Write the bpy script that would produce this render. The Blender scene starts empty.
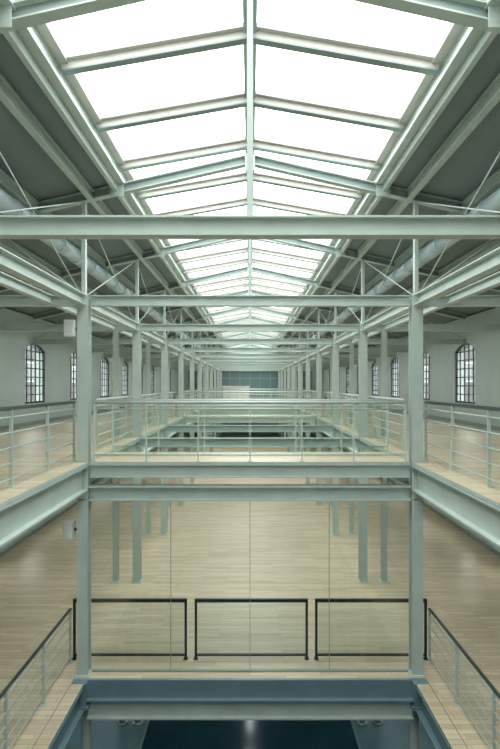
import bpy, math, random
from mathutils import Vector
random.seed(3)
scene = bpy.context.scene
ZB, ZL, ZU, E = 0.0, 3.9, 7.8, 9.2
Y0, Y1 = -5.0, 52.6
BAY = 4.3
PLANES = [0.6 + BAY*k for k in range(-1, 13)]
PLANES = [p for p in PLANES if p < 52.4]
XC, XC2, XW = 3.05, 3.62, 7.7

# ---------------------------------------------------------------- materials
def newmat(name):
    m = bpy.data.materials.new(name); m.use_nodes = True
    nt = m.node_tree; b = nt.nodes['Principled BSDF']
    return m, nt, b
def paint(name, col, rough=0.45, var=0.06, metal=0.0, scale=3.0):
    m, nt, b = newmat(name)
    tc = nt.nodes.new('ShaderNodeTexCoord')
    n = nt.nodes.new('ShaderNodeTexNoise'); n.inputs['Scale'].default_value = scale
    n.inputs['Detail'].default_value = 4
    nt.links.new(tc.outputs['Object'], n.inputs['Vector'])
    r = nt.nodes.new('ShaderNodeValToRGB')
    r.color_ramp.elements[0].position = .3; r.color_ramp.elements[1].position = .7
    r.color_ramp.elements[0].color = (*[c*(1-var) for c in col], 1)
    r.color_ramp.elements[1].color = (*[min(1, c*(1+var)) for c in col], 1)
    nt.links.new(n.outputs['Fac'], r.inputs['Fac'])
    nt.links.new(r.outputs['Color'], b.inputs['Base Color'])
    b.inputs['Roughness'].default_value = rough
    b.inputs['Metallic'].default_value = metal
    return m
def wood(name):
    m, nt, b = newmat(name)
    g = nt.nodes.new('ShaderNodeNewGeometry')
    br = nt.nodes.new('ShaderNodeTexBrick')
    br.inputs['Scale'].default_value = 1.0
    br.inputs['Brick Width'].default_value = 1.3
    br.inputs['Row Height'].default_value = 0.11
    br.inputs['Mortar Size'].default_value = 0.003
    br.inputs['Color1'].default_value = (0.72, 0.615, 0.44, 1)
    br.inputs['Color2'].default_value = (0.55, 0.46, 0.315, 1)
    br.inputs['Mortar'].default_value = (0.28, 0.22, 0.14, 1)
    nt.links.new(g.outputs['Position'], br.inputs['Vector'])
    mp = nt.nodes.new('ShaderNodeMapping'); mp.inputs['Scale'].default_value = (1.2, 14, 1)
    n = nt.nodes.new('ShaderNodeTexNoise'); n.inputs['Scale'].default_value = 1.5
    n.inputs['Detail'].default_value = 5
    nt.links.new(g.outputs['Position'], mp.inputs['Vector'])
    nt.links.new(mp.outputs['Vector'], n.inputs['Vector'])
    mr = nt.nodes.new('ShaderNodeMapRange')
    mr.inputs['To Min'].default_value = .75; mr.inputs['To Max'].default_value = 1.2
    nt.links.new(n.outputs['Fac'], mr.inputs['Value'])
    mx = nt.nodes.new('ShaderNodeVectorMath'); mx.operation = 'SCALE'
    nt.links.new(br.outputs['Color'], mx.inputs[0]); nt.links.new(mr.outputs['Result'], mx.inputs['Scale'])
    nt.links.new(mx.outputs['Vector'], b.inputs['Base Color'])
    b.inputs['Roughness'].default_value = 0.36
    return m
def glass(name, tint=(0.97, 0.99, 0.98), refl=0.5, base=.03):
    m, nt, b = newmat(name); nt.nodes.remove(b)
    out = nt.nodes['Material Output']
    t = nt.nodes.new('ShaderNodeBsdfTransparent'); t.inputs['Color'].default_value = (*tint, 1)
    g = nt.nodes.new('ShaderNodeBsdfGlossy'); g.inputs['Roughness'].default_value = 0.02
    lw = nt.nodes.new('ShaderNodeLayerWeight'); lw.inputs['Blend'].default_value = 0.5
    pw = nt.nodes.new('ShaderNodeMath'); pw.operation = 'POWER'; pw.inputs[1].default_value = 5
    ml = nt.nodes.new('ShaderNodeMath'); ml.operation = 'MULTIPLY_ADD'; ml.inputs[1].default_value = refl; ml.inputs[2].default_value = base
    mix = nt.nodes.new('ShaderNodeMixShader')
    nt.links.new(lw.outputs['Facing'], pw.inputs[0]); nt.links.new(pw.outputs[0], ml.inputs[0])
    nt.links.new(ml.outputs[0], mix.inputs['Fac'])
    nt.links.new(t.outputs[0], mix.inputs[1]); nt.links.new(g.outputs[0], mix.inputs[2])
    nt.links.new(mix.outputs[0], out.inputs['Surface'])
    return m
def emit(name, col, s):
    m, nt, b = newmat(name)
    b.inputs['Base Color'].default_value = (*col, 1)
    b.inputs['Emission Color'].default_value = (*col, 1)
    b.inputs['Emission Strength'].default_value = s
    return m
M_STEEL = paint('steel_paint_pale_green', (0.505, 0.59, 0.545), 0.38)
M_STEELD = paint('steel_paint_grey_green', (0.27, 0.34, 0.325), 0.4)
M_STEEL_SHADE = paint('steel_shaded_blue_grey', (0.17, 0.27, 0.31), 0.35)  # edge beams in shade: the bluish shade is put into the steel colour
M_DARK = paint('rail_dark_lacquer', (0.03, 0.055, 0.06), 0.3)
M_BLACK = paint('black_metal', (0.02, 0.022, 0.025), 0.4)
M_WALL = paint('plaster_pale_green', (0.54, 0.63, 0.605), 0.8, 0.04, scale=1.2)
M_ROOF = paint('roof_deck_grey', (0.20, 0.25, 0.25), 0.7, 0.05, scale=1.0)
M_MULL = paint('mullion_pale', (0.60, 0.58, 0.53), 0.45)
M_CONC = paint('soffit_grey', (0.48, 0.54, 0.52), 0.8)
M_WOOD = wood('maple_strip_floor')
M_BASE = paint('basement_floor_teal', (0.17, 0.28, 0.30), 0.35, 0.15, scale=.8)
M_PIT = paint('basement_dark_opening', (0.015, 0.055, 0.07), 0.15, 0.15, scale=.8)  # dark panel colour stands in for the darkness of a floor opening
M_GLASS = glass('clear_glass')
M_GLASSG = glass('green_glass', (0.95, 0.98, 0.97))
M_GLASSP = glass('partition_glass', (0.96, 0.98, 0.97), .6, .05)
M_DUCT = paint('galvanised_duct', (0.58, 0.70, 0.74), 0.3, 0.1, 0.1)
M_TEAL = paint('far_panel_teal', (0.13, 0.21, 0.23), 0.3)
M_WHITE = paint('white_laminate', (0.8, 0.82, 0.8), 0.4)
M_BRICK = paint('outside_render', (0.11, 0.115, 0.11), 0.9)
M_GROUND = paint('outside_asphalt', (0.08, 0.08, 0.08), 0.9)
M_FILL_TUBE = emit('fill_tube', (0.97, 1.0, 0.95), 11.0)  # glow added to fill the lower floor
M_FILL_COOL = emit('fill_strip_cool', (0.85, 1.0, 1.0), 12.0)  # cool glow added to brighten the basement

# ---------------------------------------------------------------- mesh builder
class MB:
    def __init__(s): s.v = []; s.f = []; s.m = []; s.mats = []; s.smooth = []
    def mi(s, m):
        if m not in s.mats: s.mats.append(m)
        return s.mats.index(m)
    def hexa(s, P, mat, top=None):
        b = len(s.v); s.v += [tuple(p) for p in P]; i = s.mi(mat)
        F = [(0,3,2,1),(4,5,6,7),(0,1,5,4),(1,2,6,5),(2,3,7,6),(3,0,4,7)]
        for k, f in enumerate(F):
            s.f.append(tuple(b+x for x in f)); s.m.append(s.mi(top) if (k == 1 and top) else i); s.smooth.append(False)
    def box(s, x0, x1, y0, y1, z0, z1, mat, top=None):
        x0, x1 = min(x0, x1), max(x0, x1); y0, y1 = min(y0, y1), max(y0, y1)
        s.hexa([(x0,y0,z0),(x1,y0,z0),(x1,y1,z0),(x0,y1,z0),(x0,y0,z1),(x1,y0,z1),(x1,y1,z1),(x0,y1,z1)], mat, top)
    def bar(s, p0, p1, w, h, mat, up=(0,0,1), ou=0.0, os=0.0):
        p0 = Vector(p0); p1 = Vector(p1); d = (p1-p0).normalized()
        up = Vector(up); sd = d.cross(up).normalized(); u = sd.cross(d).normalized()
        P = []
        for p in (p0, p1):
            c = p + u*ou + sd*os
            P.append([c - sd*w/2 - u*h/2, c + sd*w/2 - u*h/2, c + sd*w/2 + u*h/2, c - sd*w/2 + u*h/2])
        A, B = P
        s.hexa([A[0],A[1],B[1],B[0],A[3],A[2],B[2],B[3]], mat)
    def ibeam(s, p0, p1, h, b, mat, up=(0,0,1), tf=0.018, tw=0.012, webmat=None):
        s.bar(p0, p1, b, tf, mat, up, ou=h/2-tf/2)
        s.bar(p0, p1, b, tf, mat, up, ou=-h/2+tf/2)
        s.bar(p0, p1, tw, h-2*tf, webmat or mat, up)
    def cyl(s, p0, p1, r, mat, n=10):
        p0 = Vector(p0); p1 = Vector(p1); d = (p1-p0).normalized()
        a = Vector((0,0,1)) if abs(d.z) < .9 else Vector((1,0,0))
        u = d.cross(a).normalized(); w = d.cross(u).normalized(); b = len(s.v); i = s.mi(mat)
        for p in (p0, p1):
            for k in range(n):
                t = 2*math.pi*k/n; s.v.append(tuple(p + u*math.cos(t)*r + w*math.sin(t)*r))
        for k in range(n):
            k2 = (k+1) % n
            s.f.append((b+k, b+k2, b+n+k2, b+n+k)); s.m.append(i); s.smooth.append(True)
        s.f.append(tuple(b+k for k in reversed(range(n)))); s.m.append(i); s.smooth.append(False)
        s.f.append(tuple(b+n+k for k in range(n))); s.m.append(i); s.smooth.append(False)
    def poly(s, pts, dvec, mat):
        n = len(pts); b = len(s.v); i = s.mi(mat)
        for p in pts: s.v.append(tuple(p))
        for p in pts: s.v.append(tuple(Vector(p)+Vector(dvec)))
        s.f.append(tuple(b+k for k in range(n))); s.f.append(tuple(b+n+k for k in reversed(range(n))))
        s.m += [i, i]; s.smooth += [False, False]
        for k in range(n):
            k2 = (k+1) % n; s.f.append((b+k2, b+k, b+n+k, b+n+k2)); s.m.append(i); s.smooth.append(False)
    def done(s, name):
        xs = [v[0] for v in s.v]; ys = [v[1] for v in s.v]; zs = [v[2] for v in s.v]
        o = Vector(((min(xs)+max(xs))/2, (min(ys)+max(ys))/2, min(zs)))
        me = bpy.data.meshes.new(name)
        me.from_pydata([tuple(Vector(v)-o) for v in s.v], [], s.f)
        for m in s.mats: me.materials.append(m)
        for p, i, sm in zip(me.polygons, s.m, s.smooth): p.material_index = i; p.use_smooth = sm
        me.update()
        import bmesh
        bm = bmesh.new(); bm.from_mesh(me); bmesh.ops.recalc_face_normals(bm, faces=bm.faces); bm.to_mesh(me); bm.free()
        ob = bpy.data.objects.new(name, me); ob.location = o
        scene.collection.objects.link(ob)
        return ob

# ---------------------------------------------------------------- floors
def chord_z(x): return E + 4.14 - 0.226*abs(x)
b = MB(); b.box(-XW, XW, Y0, Y1, -0.2, 0, M_BASE)
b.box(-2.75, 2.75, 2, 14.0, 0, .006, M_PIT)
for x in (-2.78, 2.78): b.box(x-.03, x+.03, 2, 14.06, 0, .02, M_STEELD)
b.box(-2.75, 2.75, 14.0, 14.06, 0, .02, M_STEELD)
b.done('floor_basement')
b = MB()
for sx in (-1, 1):
    b.box(sx*(XC+.13), sx*XW, Y0, 9.04, ZL-.2, ZL, M_CONC, M_WOOD)
b.box(-XW, XW, 9.04, Y1, ZL-.2, ZL, M_CONC, M_WOOD)
b.done('floor_lower')
b = MB()
for sx in (-1, 1):
    b.box(sx*(XC+.13), sx*XW, Y0, Y1, ZU-.2, ZU, M_CONC, M_WOOD)
b.box(-XC-.13, XC+.13, 44.2, Y1, ZU-.2, ZU, M_CONC, M_WOOD)
b.box(-XC-.13, XC+.13, Y0, .45, ZU-.2, ZU, M_CONC, M_WOOD)
b.done('floor_upper')

# ---------------------------------------------------------------- side walls with arched windows
WY = [18.0 + BAY*k for k in range(-5, 8)]
WY = [y for y in WY if y > Y0+1 and y < Y1-1.2]
WW = 0.9
ztop = chord_z(XW) + .02
def arch(yc, zs, zc, n=10):
    s = WW; r_ = zc-zs; R = (s*s + r_*r_)/(2*r_); cz = zc-R; a = math.asin(s/R)
    return [(yc + R*math.sin(-a+2*a*i/n), cz + R*math.cos(-a+2*a*i/n)) for i in range(n+1)]
for side, sx in (('left', -1), ('right', 1)):
    b = MB(); x0, x1 = sx*XW, sx*(XW+.4)
    edges = [Y0] + sum([[y-WW, y+WW] for y in WY], []) + [Y1]
    for i in range(0, len(edges), 2): b.box(x0, x1, edges[i], edges[i+1], -.2, ztop, M_WALL)
    for y in WY:
        for za, zb in ((-.2, ZL+.75), (ZL+2.9, ZU+.75), (ZU+2.9, ztop)):
            b.box(x0, x1, y-WW, y+WW, za, zb, M_WALL)
        for zf in (ZL, ZU):
            pts = arch(y, zf+2.62, zf+2.9)
            for i in range(len(pts)-1):
                (ya, za), (yb, zb) = pts[i], pts[i+1]
                P = [(x0, ya, za), (x0, yb, zb), (x0, yb, zf+2.905), (x0, ya, zf+2.905)]
                b.poly(P, (x1-x0, 0, 0), M_WALL)
    b.done('wall_'+side)
    b = MB()
    b.box(sx*(XW-.02), sx*XW, Y0, Y1, ZU, ZU+.12, M_STEELD)
    b.box(sx*(XW-.02), sx*XW, Y0, Y1, ZL, ZL+.12, M_STEELD)
    b.done('baseboard_'+side)
wi = 1
for sx in (-1, 1):
    for zf in (ZL, ZU):
        for y in WY:
            b = MB(); xf = sx*(XW+.10); t = .06
            b.box(xf-.03, xf+.03, y-WW, y-WW+t, zf+.75, zf+2.62, M_BLACK)
            b.box(xf-.03, xf+.03, y+WW-t, y+WW, zf+.75, zf+2.62, M_BLACK)
            b.box(xf-.03, xf+.03, y-WW, y+WW, zf+.75, zf+.81, M_BLACK)
            pts = arch(y, zf+2.62, zf+2.9)
            for i in range(len(pts)-1):
                b.bar((xf, *pts[i]), (xf, *pts[i+1]), .06, .05, M_BLACK, up=(0,0,1), ou=-.025)
            for c in range(1, 5):
                yy = y-WW+2*WW*c/5
                zt = zf+2.62+.28*(1-((yy-y)/WW)**2)-.02
                b.box(xf-.015, xf+.015, yy-.022, yy+.022, zf+.8, zt, M_BLACK)
            for r in range(1, 7):
                zz = zf+.75+r*.31
                b.box(xf-.014, xf+.014, y-WW+.02, y+WW-.02, zz-.018, zz+.018, M_BLACK)
            b.box(xf-.003, xf+.003, y-WW+.02, y+WW-.02, zf+.78, zf+2.63, M_GLASS)
            b.box(sx*(XW-.03), sx*(XW+.07), y-WW-.03, y+WW+.03, zf+.71, zf+.75, M_WALL)
            b.done('window_%d' % wi); wi += 1

# end walls
def gable(y, t):
    pts = [(-XW-.4, y, -.2), (XW+.4, y, -.2), (XW+.4, y, ztop), (2.45, y, chord_z(2.43)+.1), (2.45, y, E+4.1), (0, y, E+4.55), (-2.45, y, E+4.1), (-2.45, y, chord_z(2.43)+.1), (-XW-.4, y, ztop)]
    mb = MB(); mb.poly(pts, (0, t, 0), M_WALL); return mb
gable(Y1, .4).done('wall_far')
gable(Y0-.4, .4).done('wall_back')
for z, h in ((ZU, 2.9), (ZL, 2.9)):
    b = MB()
    yy = Y1-.1
    b.box(-6.4, 6.4, yy-.02, yy+.02, z+.05, z+h, M_TEAL)
    n = 12
    for i in range(n+1):
        x = -6.4+12.8*i/n
        b.box(x-.03, x+.03, yy-.08, yy+.04, z, z+h, M_STEELD)
    for zz in (z+.05, z+1.05, z+2.1, z+h): b.box(-6.4, 6.4, yy-.07, yy+.04, zz-.04, zz+.03, M_STEELD)
    b.done('glazed_entrance_screen')
b = MB()
b.box(-2.5, -.1, 46.0, 46.8, ZU, ZU+1.25, M_WHITE); b.box(-2.6, 0, 45.9, 46.9, ZU+1.25, ZU+1.31, M_WHITE)
for i in range(1, 4): b.box(-2.5+i*.6-.006, -2.5+i*.6+.006, 45.985, 46.0, ZU+.1, ZU+1.2, M_STEELD)
b.done('reception_counter')

# ---------------------------------------------------------------- roof
for side, sx in (('left', -1), ('right', 1)):
    b = MB()
    za, zb = chord_z(2.45)+.10, chord_z(XW+.5)+.10
    x0, x1 = sx*2.5, sx*(XW+.5)
    b.hexa([(x0,Y0,za),(x1,Y0,zb),(x1,Y1,zb),(x0,Y1,za),(x0,Y0,za+.15),(x1,Y0,zb+.15),(x1,Y1,zb+.15),(x0,Y1,za+.15)], M_ROOF)
    b.done('roof_'+side)
    b = MB()
    for x in (2.9, 3.9, 5.1, 6.4):
        b.ibeam((sx*x, Y0, chord_z(x)-.02), (sx*x, Y1, chord_z(x)-.02), .2, .1, M_STEEL)
    b.done('roof_purlins_'+side)
RZ = E+4.48; EZ = E+4.07; EX = 2.39
b = MB()
for sx in (-1, 1):
    b.bar((sx*2.46, Y0, (chord_z(2.43)+EZ)/2+.04), (sx*2.46, Y1, (chord_z(2.43)+EZ)/2+.04), .07, EZ-chord_z(2.43)+.18, M_STEEL)
    b.bar((sx*2.37, Y0, chord_z(2.43)+.10), (sx*2.37, Y1, chord_z(2.43)+.10), .16, .05, M_STEEL)
    b.bar((sx*2.40, Y0, chord_z(2.43)+.28), (sx*2.40, Y1, chord_z(2.43)+.28), .05, .03, M_STEELD)
    b.bar((sx*2.36, Y0, EZ+.03), (sx*2.36, Y1, EZ+.03), .14, .10, M_MULL)
b.bar((0, Y0, RZ+.02), (0, Y1, RZ+.02), .17, .12, M_STEEL)
b.bar((0, Y0, RZ-.07), (0, Y1, RZ-.07), .07, .08, M_STEELD)
y = 9.2 - 1.4333*9
while y < Y1-.2:
    if y > Y0+.1:
        for sx in (-1, 1):
            b.bar((sx*.05, y, RZ), (sx*EX, y, EZ), .20, .05, M_MULL, ou=.02)
            b.bar((sx*.05, y, RZ), (sx*EX, y, EZ), .07, .11, M_MULL, ou=-.05)
            b.bar((sx*.05, y, RZ), (sx*EX, y, EZ), .11, .02, M_STEELD, ou=-.115)
    y += 1.4333
for sx in (-1, 1):
    z_a, z_b = RZ+.06, EZ+.06
    b.hexa([(0,Y0,z_a),(sx*2.44,Y0,z_b),(sx*2.44,Y1,z_b),(0,Y1,z_a),(0,Y0,z_a+.01),(sx*2.44,Y0,z_b+.01),(sx*2.44,Y1,z_b+.01),(0,Y1,z_a+.01)], M_GLASS)
b.done('ridge_skylight')

# ---------------------------------------------------------------- trusses, tie beams
HB = 1.545
for p in PLANES:
    b = MB()
    for sx in (-1, 1):
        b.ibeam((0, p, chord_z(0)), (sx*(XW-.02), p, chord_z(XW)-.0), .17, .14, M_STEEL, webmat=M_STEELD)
        b.bar((sx*XC, p, chord_z(XC)-.08), (sx*XC, p, E+HB+.1), .07, .1, M_STEEL, up=(0,1,0))
        b.cyl((sx*XC, p+.03, E+HB+.1), (sx*4.9, p+.03, chord_z(4.9)-.08), .014, M_STEEL, 6)
        b.cyl((sx*(XW-.05), p+.03, E+HB+.1), (sx*4.9, p+.03, chord_z(4.9)-.08), .014, M_STEEL, 6)
        # bolted splice plates on the chord
        b.box(sx*2.3, sx*2.56, p-.078, p-.07, chord_z(2.43)-.14, chord_z(2.43)+.09, M_STEEL)
    b.bar((0, p, chord_z(0)-.1), (0, p, E+HB+.09), .06, .06, M_STEEL, up=(0,1,0))
    b.box(-.09, .09, p-.08, p-.07, chord_z(0)-.22, chord_z(0)+.06, M_STEEL)
    b.done('roof_truss')
    b = MB()
    b.ibeam((-XC+.12, p, E+HB), (XC-.12, p, E+HB), .19, .15, M_STEEL)
    for sx in (-1, 1): b.ibeam((sx*(XC+.12), p, E+HB), (sx*(XW-.01), p, E+HB), .19, .15, M_STEEL)
    b.done('tie_beam')
for side, sx in (('left', -1), ('right', 1)):
    b = MB()
    for x, h, w in ((XC, .2, .16), (XC2, .16, .12)):
        for i in range(len(PLANES)-1):
            b.ibeam((sx*x, PLANES[i]+.12, E+HB), (sx*x, PLANES[i+1]-.12, E+HB), h, w, M_STEEL)
    b.done('crane_runway_beam')
    b = MB()
    for i in range(len(PLANES)-1):
        a, c = PLANES[i], PLANES[i+1]
        b.cyl((sx*XC, a+.1, E+HB+.11), (sx*XC, c-.1, chord_z(XC)-.12), .012, M_STEEL, 6)
        b.cyl((sx*(XC+.03), c-.1, E+HB+.11), (sx*(XC+.03), a+.1, chord_z(XC)-.12), .012, M_STEEL, 6)
    b.done('wind_bracing_rods')
    b = MB(); xd = sx*3.95; zd = E+2.92; yy = Y0+.3
    while yy < 50:
        y2 = min(yy+1.0, 50.0)
        b.cyl((xd, yy, zd), (xd, y2, zd), .16, M_DUCT, 20)
        b.cyl((xd, y2-.03, zd), (xd, y2+.03, zd), .175, M_DUCT, 20)
        yy = y2
    for p in PLANES:
        if p < 50: b.bar((xd, p+.2, zd+.15), (xd, p+.2, chord_z(3.95)+.09), .02, .02, M_STEELD, up=(0,1,0))
    b.done('ventilation_duct')

# ---------------------------------------------------------------- columns
def hcol(x, y, z0, z1, d=.2, w=.2, plate=True):
    b = MB()
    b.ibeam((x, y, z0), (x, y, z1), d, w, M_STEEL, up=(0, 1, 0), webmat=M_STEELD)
    if plate: b.box(x-.14, x+.14, y-.14, y+.14, z0, z0+.02, M_STEEL)
    b.done('steel_column')
for p in PLANES:
    for sx in (-1, 1):
        onU = p > 44.2 or p < .45
        zb = ZU if onU else ZU-.68
        hcol(sx*XC, p, zb, E+HB+.1, .2, .2, onU)
        hcol(sx*XC, p, ZL if p > 9.04 else ZL-.6, ZU-.2 if onU else ZU-.7, .2, .2, p > 9.04)
        if p > 10:
            hcol(sx*XC2, p, ZU, E+HB-.09, .14, .14)
            hcol(sx*XC2, p, ZL, ZU-.2, .14, .14)
        for x in (XC, XC+.42):
            b = MB(); z1 = ZL-.2 if (x > XC or p > 9.04) else ZL-.62
            b.cyl((sx*x, p+.1, 0), (sx*x, p+.1, z1), .085, M_STEEL, 20)
            b.cyl((sx*x, p+.1, z1-.1), (sx*x, p+.1, z1), .12, M_STEEL, 20)
            b.cyl((sx*x, p+.1, 0), (sx*x, p+.1, .05), .13, M_STEEL, 20)
            b.done('round_column')

# ---------------------------------------------------------------- gallery edge girders
for sx in (-1, 1):
    for i in range(len(PLANES)-1):
        a, c = PLANES[i]+.12, PLANES[i+1]-.12
        if c > 44: continue
        b = MB()
        b.ibeam((sx*XC, a, ZU-.29), (sx*XC, c, ZU-.29), .46, .22, M_STEEL, tf=.03)
        b.box(sx*(XC-.1), sx*(XC+.12), a, c, ZU-.05, ZU, M_STEEL, M_WOOD)
        b.done('gallery_edge_girder')
        if c > 9.1: continue
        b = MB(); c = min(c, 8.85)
        b.ibeam((sx*XC, a, ZL-.27), (sx*XC, c, ZL-.27), .44, .22, M_STEEL_SHADE, tf=.03)
        b.box(sx*(XC-.1), sx*(XC+.12), a, c, ZL-.05, ZL, M_STEEL_SHADE, M_WOOD)
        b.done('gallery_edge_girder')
for p in PLANES:
    if p < 9 or p > 44: continue
    b = MB()
    if abs(p-9.2) < .1:
        b.ibeam((-XC+.11, p, ZU-.58), (XC-.11, p, ZU-.58), .27, .2, M_STEEL, tf=.03)
    elif abs(p-22.1) > .1 and abs(p-35.0) > .1:
        b.ibeam((-XC+.12, p, ZU-.15), (XC-.12, p, ZU-.15), .24, .16, M_STEEL)
    else: continue
    b.done('cross_girder')
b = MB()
b.box(-XC+.13, XC-.13, 8.98, 9.035, ZL-.33, ZL-.0, M_STEEL_SHADE)
b.box(-XC+.13, XC-.13, 8.90, 9.035, ZL-.35, ZL-.32, M_STEEL_SHADE)
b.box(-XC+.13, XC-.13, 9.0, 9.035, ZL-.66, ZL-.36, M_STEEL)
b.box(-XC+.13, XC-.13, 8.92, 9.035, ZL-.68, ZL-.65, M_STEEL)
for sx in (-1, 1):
    b.box(sx*(XC-.13), sx*(XC+.13), 8.88, 9.035, ZL-.42, ZL-.02, M_STEEL_SHADE)
    b.box(sx*(XC-.17), sx*(XC+.17), 8.86, 9.035, ZL-.47, ZL-.42, M_STEEL_SHADE)
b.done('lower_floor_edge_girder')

# ---------------------------------------------------------------- bridge
def bridge(name, ya, yb):
    b = MB()
    X = XC-.13
    b.box(-X, X, ya, yb, ZU-.05, ZU, M_STEEL, M_WOOD)
    b.ibeam((-X, ya+.06, ZU-.17), (X, ya+.06, ZU-.17), .24, .12, M_STEEL)
    b.ibeam((-X, yb-.06, ZU-.17), (X, yb-.06, ZU-.17), .24, .12, M_STEEL)
    n = 6
    for i in range(1, n):
        x = -X+2*X*i/n; b.bar((x, ya+.13, ZU-.12), (x, yb-.13, ZU-.12), .05, .12, M_STEEL)
    b.done(name)
bridge('footbridge', 9.1, 10.45)
bridge('footbridge', 22.3, 23.6)
bridge('footbridge', 35.2, 36.5)

# ---------------------------------------------------------------- railings
def railing(p0, p1, z, h=1.08, sp=1.3, nr=5, top=M_DARK, post=M_STEEL, glassfill=False, tr=.028):
    p0 = Vector((*p0, z)); p1 = Vector((*p1, z)); L = (p1-p0).length; d = (p1-p0)/L
    n = max(1, round(L/sp)); b = MB(); U = Vector((0, 0, 1))
    for i in range(n+1):
        q = p0 + d*(L*i/n)
        b.bar(q, q+U*(h-.02), .05, .02, post, up=d)
        b.bar(q, q+U*.012, .09, .09, post, up=d)
    b.cyl(p0+U*h, p1+U*h, tr, top, 12)
    for r in range(nr):
        zz = .12 + (h-.24)*r/(nr-1)
        b.cyl(p0+U*zz, p1+U*zz, .013, post, 8)
    if glassfill:
        s = d.cross(U)*.03
        for i in range(n):
            a = p0+d*(L*i/n+.04)+U*.08+s; c = p0+d*(L*(i+1)/n-.04)+U*.08+s
            b.bar(a+U*(h-.2)/2, c+U*(h-.2)/2, .008, h-.2, M_GLASSG)
    return b.done('balcony_railing')
for sx in (-1, 1):
    railing((sx*(XC+.22), .7), (sx*(XC+.22), 9.3), ZU)
    railing((sx*(XC+.22), 10.6), (sx*(XC+.22), 22.2), ZU, top=M_STEEL)
    railing((sx*(XC+.22), 23.7), (sx*(XC+.22), 35.1), ZU, top=M_STEEL)
    railing((sx*(XC+.22), 36.6), (sx*(XC+.22), 44.1), ZU, top=M_STEEL)
    railing((sx*(XC+.38), .7), (sx*(XC+.38), 9.55), ZL, h=1.02)
railing((-XC+.2, 9.16), (XC-.2, 9.16), ZU, top=M_STEEL, sp=.95, nr=2, glassfill=True)
railing((-XC+.2, 10.38), (XC-.2, 10.38), ZU, top=M_STEEL, sp=.95, nr=2, glassfill=True)
for ya in (22.36, 23.54, 35.26, 36.44): railing((-XC+.2, ya), (XC-.2, ya), ZU, top=M_STEEL, sp=.95)
railing((-XC, 44.3), (XC, 44.3), ZU, top=M_STEEL)
railing((-XC+.15, .38), (XC-.15, .38), ZU)
for xa, xb in ((-3.42, -1.22), (-1.07, 1.12), (1.26, 3.42)):
    b = MB(); y = 9.68; z0 = ZL+.06; z1 = ZL+1.16
    b.box(xa, xb, y-.025, y+.025, z1-.06, z1, M_BLACK)
    b.box(xa, xb, y-.02, y+.02, z0, z0+.035, M_BLACK)
    b.box(xa, xa+.045, y-.02, y+.02, ZL, z1, M_BLACK); b.box(xb-.045, xb, y-.02, y+.02, ZL, z1, M_BLACK)
    b.box(xa+.045, xb-.045, y-.004, y+.004, z0+.035, z1-.06, M_GLASS)
    for x in (xa, xb-.045): b.box(x-.02, x+.065, y-.05, y+.05, ZL, ZL+.012, M_BLACK)
    b.done('balustrade_panel')
b = MB(); X = XC-.12; n = 4
for i in range(n):
    xa = -X+2*X*i/n+.006; xb = -X+2*X*(i+1)/n-.006
    b.box(xa, xb, 9.245, 9.257, ZL+.03, ZU-.73, M_GLASSP)
b.box(-X, X, 9.23, 9.27, ZL, ZL+.03, M_STEELD); b.box(-X, X, 9.23, 9.27, ZU-.73, ZU-.71, M_STEELD)
for i in range(1, n): b.box(-X+2*X*i/n-.005, -X+2*X*i/n+.005, 9.24, 9.262, ZL+.03, ZU-.73, M_STEELD)
b.done('glass_partition')

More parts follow.
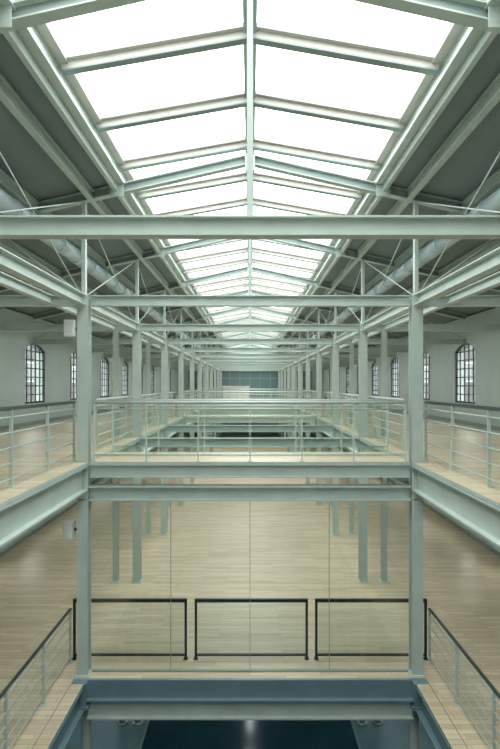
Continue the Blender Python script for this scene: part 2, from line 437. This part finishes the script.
# ---------------------------------------------------------------- fittings
for x, z in ((-XC-.22, E+.88), (-XC-.25, E-2.78)):
    b = MB()
    b.box(x-.09, x+.09, 9.02, 9.2, z, z+.3, M_WHITE); b.box(x-.075, x+.075, 9.012, 9.02, z+.02, z+.28, M_WHITE)
    b.box(x+.09, x+.13, 9.12, 9.16, z+.12, z+.17, M_BLACK)
    b.done('wall_loudspeaker')
for sx in (-1, 1):
    for ya, yb in ((1.5, 8.2), (10, 17.0), (19, 26), (28, 35), (37, 44)):
        for x in (4.3, 6.2):
            b = MB(); z = ZU-.75
            b.box(sx*x-.03, sx*x+.03, ya, yb, z, z+.06, M_BLACK)
            yy = ya+.4
            while yy < yb: 
                b.cyl((sx*x, yy, z+.06), (sx*x, yy, ZU-.2), .008, M_BLACK, 6); yy += 2
            b.box(sx*x-.022, sx*x+.022, ya+.1, yb-.1, z-.02, z, M_FILL_TUBE)  # glowing strip added below the hung rail as fill light
            b.done('pendant_fill_light')
            if x < 5:
                for q in (ya+1.3, yb-.6):
                    b = MB(); b.cyl((sx*x+.0, q, z-.09), (sx*x-sx*.05, q+.05, z-.26), .05, M_BLACK, 14)
                    b.cyl((sx*x, q, z-.1), (sx*x, q, z-.02), .012, M_BLACK, 6)
                    b.done('track_spotlight')
# glowing strips added under the slab as fill for the basement
for x in (-5.2, 0, 5.2):
    for ya in (10.5, 14.5, 18.5):
        b = MB(); z = ZL-.2
        b.box(x-.1, x+.1, ya, ya+3, z-.07, z, M_WHITE)
        b.box(x-.07, x+.07, ya+.05, ya+2.95, z-.085, z-.07, M_FILL_COOL)
        b.done('basement_fill_strip')

# ---------------------------------------------------------------- outside
b = MB(); b.box(-60, 60, -40, 90, -.6, -.3, M_GROUND); b.done('ground')
for sx in (-1, 1):
    b = MB(); b.box(sx*22, sx*30, -20, 95, -.3, 15, M_BRICK)
    for i in range(26):
        for z in (1.5, 5.5, 9.5):
            b.box(sx*21.95, sx*22, -18+i*4.2, -16.4+i*4.2, z, z+2, M_WALL)
            b.box(sx*21.9, sx*21.95, -17.85+i*4.2, -16.55+i*4.2, z+.15, z+1.85, M_DARK)
    b.done('neighbouring_building')

# ---------------------------------------------------------------- light
w = bpy.data.worlds.new('World'); scene.world = w; w.use_nodes = True
bg = w.node_tree.nodes['Background']
bg.inputs['Color'].default_value = (0.985, 0.995, 1.0, 1); bg.inputs['Strength'].default_value = 6.2
l = bpy.data.lights.new('skylight_portal', 'AREA'); l.shape = 'RECTANGLE'; l.size = 4.9; l.size_y = Y1-Y0
l.cycles.is_portal = True
o = bpy.data.objects.new('skylight_portal', l); o.location = (0, (Y0+Y1)/2, E+4.75); scene.collection.objects.link(o)

# ---------------------------------------------------------------- camera
cam = bpy.data.cameras.new('camera'); co = bpy.data.objects.new('camera', cam); scene.collection.objects.link(co)
co.location = (0, 0, E); co.rotation_euler = (math.pi/2, 0, 0)
cam.sensor_fit = 'HORIZONTAL'; cam.sensor_width = 36; cam.lens = 36; cam.shift_y = 10.5/500
cam.clip_end = 300; cam.clip_start = .05
scene.camera = co
scene.view_settings.view_transform = 'Standard'
